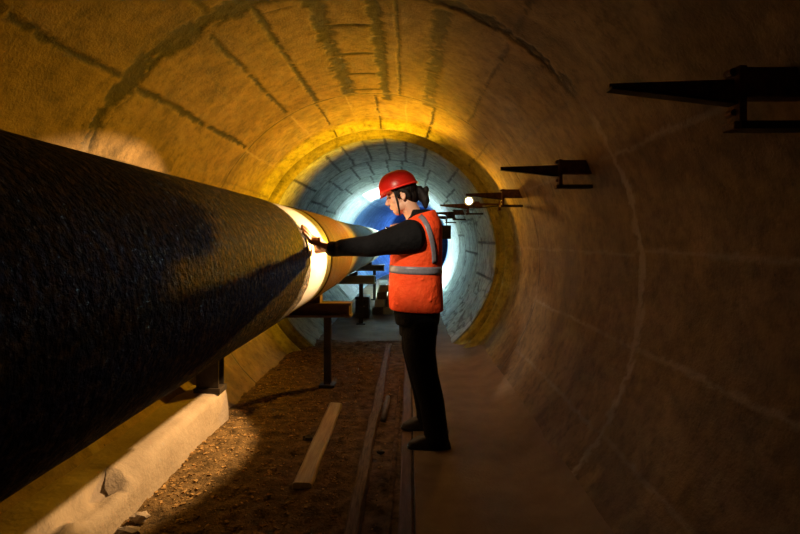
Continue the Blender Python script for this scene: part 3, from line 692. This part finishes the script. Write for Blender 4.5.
# vest over the jacket; its armholes let the sleeves out
def vest_secs(g):
    return [(.054, YC, .868, .177 + g, .206 + g, -.05), (.053, YC, .90, .178 + g, .207 + g, -.05), (.050, YC, 1.0, .177 + g, .204 + g, -.03), (.050, YC, 1.12, .172 + g, .198 + g, -.03), (.054, YC, 1.24, .170 + g, .203 + g), (.066, YC, 1.33, .158 + g, .205 + g),
            (.084, YC, 1.40, .140 + g, .192 + g), (.096, YC, 1.445, .118 + g, .160 + g), (.098, YC, 1.475, .096 + g, .118 + g, .15), (.094, YC, 1.497, .082 + g, .092 + g, .3)]
bm = bmesh.new(); add_loft(bm, vest_secs(0), 48, 2.3)
rr = random.Random(3)
for i in range(5):   # soft creases
    z = rr.uniform(.92, 1.08); x = rr.uniform(-.10, .2); ya = 3.297 + .03 * abs(x - .05) / .15
    add_tube(bm, [(x, ya + .006, z), (x + rr.uniform(.02, .06), ya + .003, z + rr.uniform(-.06, .06)), (x + .06, ya + .012, z + rr.uniform(-.1, .1))], [.002, .005, .002], 8)
vest = fuse('safety_vest', bm, .006, M['vest'], person, 3); vest['label'] = 'orange safety vest'
bv = BVHTree.FromPolygons([v.co for v in vest.data.vertices], [p.vertices for p in vest.data.polygons])
def strip_on(name, path, w, lift=.003, src=None):
    """reflective tape laid on the vest along a path of (origin, direction) rays"""
    bm = bmesh.new(); rows = []
    for i, (o, d, side) in enumerate(path):
        row = []
        for s in (-1, -.33, .33, 1):
            h = bv.ray_cast(Vector(o) + Vector(side) * s * w, Vector(d))
            if h[0] is None: row = None; break
            row.append(h[0] + h[1] * lift)
        if row: rows.append([bm.verts.new(p) for p in row])
    for a, b in zip(rows, rows[1:]):
        for k in range(3): bm.faces.new([a[k], a[k + 1], b[k + 1], b[k]])
    bmesh.ops.recalc_face_normals(bm, faces=bm.faces[:])
    bmesh.ops.solidify(bm, geom=bm.faces[:], thickness=.0025)
    o = bmobj(name, bm, M['reflect'], vest, True); o['label'] = 'grey reflective band'; return o
path = []
for i in range(73):
    a = 2 * PI * i / 72; d = Vector((-math.cos(a), -math.sin(a), 0)); c = Vector((.05, YC, 1.132)); path.append((c - d * .6 + Vector((0, 0, -.035 * (-d.x * .17))), d, (0, 0, 1)))
strip_on('waist_band', path, .024)
def px(u, v, y): return ((u - 408) * y / 533, 1.335 - (v - 238) * y / 533)
for sgn in (-1, 1):
    path = []
    ctr = [(411, 209), (417, 213), (423, 219), (427, 226), (430, 235), (432, 243), (433.5, 252), (434, 260), (434, 266)]
    for i in range(len(ctr) - 1):
        for t in (0, .5):
            u = ctr[i][0] * (1 - t) + ctr[i + 1][0] * t; v = ctr[i][1] * (1 - t) + ctr[i + 1][1] * t
            x, z = px(u, v, 3.36); n = Vector((ctr[i + 1][0] - ctr[i][0], 0, -(ctr[i + 1][1] - ctr[i][1]))).normalized()
            path.append(((x, YC + sgn * .9, z), (0, -sgn, 0), (n.z, 0, -n.x)))
    strip_on('shoulder_band', path, .016)
# trousers and shoes
bm = bmesh.new()
add_loft(bm, [(.068, YC, .70, .125, .165), (.068, YC, .80, .130, .168), (.065, YC, .92, .13, .16)], 32)
add_tube(bm, [(.080, 3.42, .80), (.075, 3.41, .70), (.078, 3.395, .60), (.108, 3.375, .46), (.150, 3.36, .30), (.172, 3.35, .15), (.178, 3.347, .075)], [.110, .108, .100, .086, .080, .076, .078], 20)
add_tube(bm, [(.065, 3.58, .80), (.058, 3.59, .70), (.052, 3.61, .60), (.072, 3.64, .46), (.108, 3.665, .30), (.128, 3.68, .15), (.132, 3.682, .085)], [.108, .104, .096, .084, .078, .073, .074], 20)
fuse('trousers', bm, .0075, M['trouser'], person, 3)['label'] = 'black trousers'
for (x, y, z0) in ((.178, 3.345, .021), (.135, 3.68, .021)):
    bm = bmesh.new()
    add_loft(bm, [(x - .045, y - .004, z0 + .002, .135, .046), (x - .045, y - .004, z0 + .022, .136, .047), (x - .043, y - .004, z0 + .04, .128, .044), (x - .025, y, z0 + .065, .098, .040), (x + .012, y, z0 + .09, .066, .040), (x + .02, y, z0 + .12, .056, .042)], 28, 2.4)
    sh = fuse('shoe', bm, .005, M['shoe'], person, 3)
    bm = bmesh.new(); add_loft(bm, [(x - .045, y - .004, z0 - .0005, .139, .049), (x - .045, y - .004, z0 + .018, .139, .049)], 28, 2.4); bmobj('sole', bm, M['plasticblack'], sh, False)
# torch held in the far fist
torch = empty('torch', TC); tag(torch, 'small black torch held up in the far hand, shining at the pipe', 'torch')
q = TD.to_track_quat('Z', 'Y').to_matrix()
def lathe(name, prof, mat, parent, n=24):
    bm = bmesh.new(); rg = [[bm.verts.new(q @ Vector((max(r, 2e-4) * math.cos(2 * PI * k / n), max(r, 2e-4) * math.sin(2 * PI * k / n), z))) for k in range(n)] for r, z in prof]
    for A, B in zip(rg, rg[1:]):
        for k in range(n): bm.faces.new([A[k], A[(k + 1) % n], B[(k + 1) % n], B[k]])
    bm.faces.new(rg[0][::-1]); bm.faces.new(rg[-1]); return bmobj(name, bm, mat, parent, True)
lathe('barrel', [(.0, -.058), (.012, -.058), (.0155, -.054), (.0155, .048)], M['plasticblack'], torch)
lathe('head', [(.0155, .0485), (.022, .060), (.022, .076), (.020, .076), (.018, .066), (.0, .066)], M['plasticblack'], torch)
lathe('lens', [(.0, .0665), (.017, .0665), (.017, .069), (.0, .069)], M['glow_torch'], torch)['label'] = 'lit lens'

# ------------------------------------------------------------------ lights
def light(name, typ, loc, energy, col, aim=None, **kw):
    l = bpy.data.lights.new(name, typ); l.energy = energy; l.color = col
    for k, v in kw.items(): setattr(l, k, v)
    o = bpy.data.objects.new(name, l); COL.objects.link(o); o.location = loc
    if aim is not None: o.rotation_euler = (Vector(aim) - Vector(loc)).to_track_quat('-Z', 'Y').to_euler()
    return o
lp = Vector((LX, LY, LZ)) + ld * .03
light('work_lamp_beam', 'SPOT', lp, 860, (1, .47, .010), aim=lp + Vector((-.88, -.42, .24)), spot_size=math.radians(123), spot_blend=.8, shadow_soft_size=.03)
light('work_lamp_spill', 'SPOT', lp, 30, (1, .42, .02), aim=lp + Vector((-.30, -1, .10)), spot_size=math.radians(176), spot_blend=.12, shadow_soft_size=.03)
tp = TC + TD * .078
light('torch_light', 'SPOT', tp, 360, (1, .60, .26), aim=tp + Vector((-1, -.22, -.36)), spot_size=math.radians(80), spot_blend=.2, shadow_soft_size=.012)
# daylight down the roof shaft, and an added blue light tinting the far end
light('shaft_daylight', 'AREA', (CX, 13.75, 5.6), 4300, (.66, .97, .94), aim=(CX, 13.0, 0), shape='RECTANGLE', size=1.4, size_y=2.1)
light('far_blue_fill', 'AREA', (CX + .9, 21.5, 2.3), 110, (.22, .48, 1.0), aim=(CX + .5, 20.5, 0), shape='RECTANGLE', size=1.2, size_y=2.0)
# added narrow fill spot, high on the left out of view, brightens the worker
light('worker_fill', 'SPOT', (-.75, 1.5, 2.40), 250, (1, .80, .58), aim=(.03, 3.4, 1.33), spot_size=math.radians(22), spot_blend=.5, shadow_soft_size=.06)
w = bpy.data.worlds.new('World'); S.world = w; w.use_nodes = True
w.node_tree.nodes['Background'].inputs[0].default_value = (.9, .7, .5, 1); w.node_tree.nodes['Background'].inputs[1].default_value = .006

# ------------------------------------------------------------------ camera
cam = bpy.data.cameras.new('camera'); co = bpy.data.objects.new('camera', cam); COL.objects.link(co)
cam.sensor_width = 36; cam.lens = 36 * 533 / 800; cam.shift_x = -8 / 800; cam.shift_y = -29 / 800; cam.clip_start = .05
co.location = (0, 0, 1.335); co.rotation_euler = (PI / 2, 0, 0); S.camera = co
S.view_settings.view_transform = 'Standard'; S.view_settings.look = 'None'; S.view_settings.gamma = 1; S.view_settings.use_curve_mapping = False; S.view_settings.exposure = 0
S.cycles.use_denoising = True; S.cycles.max_bounces = 8; S.cycles.diffuse_bounces = 5
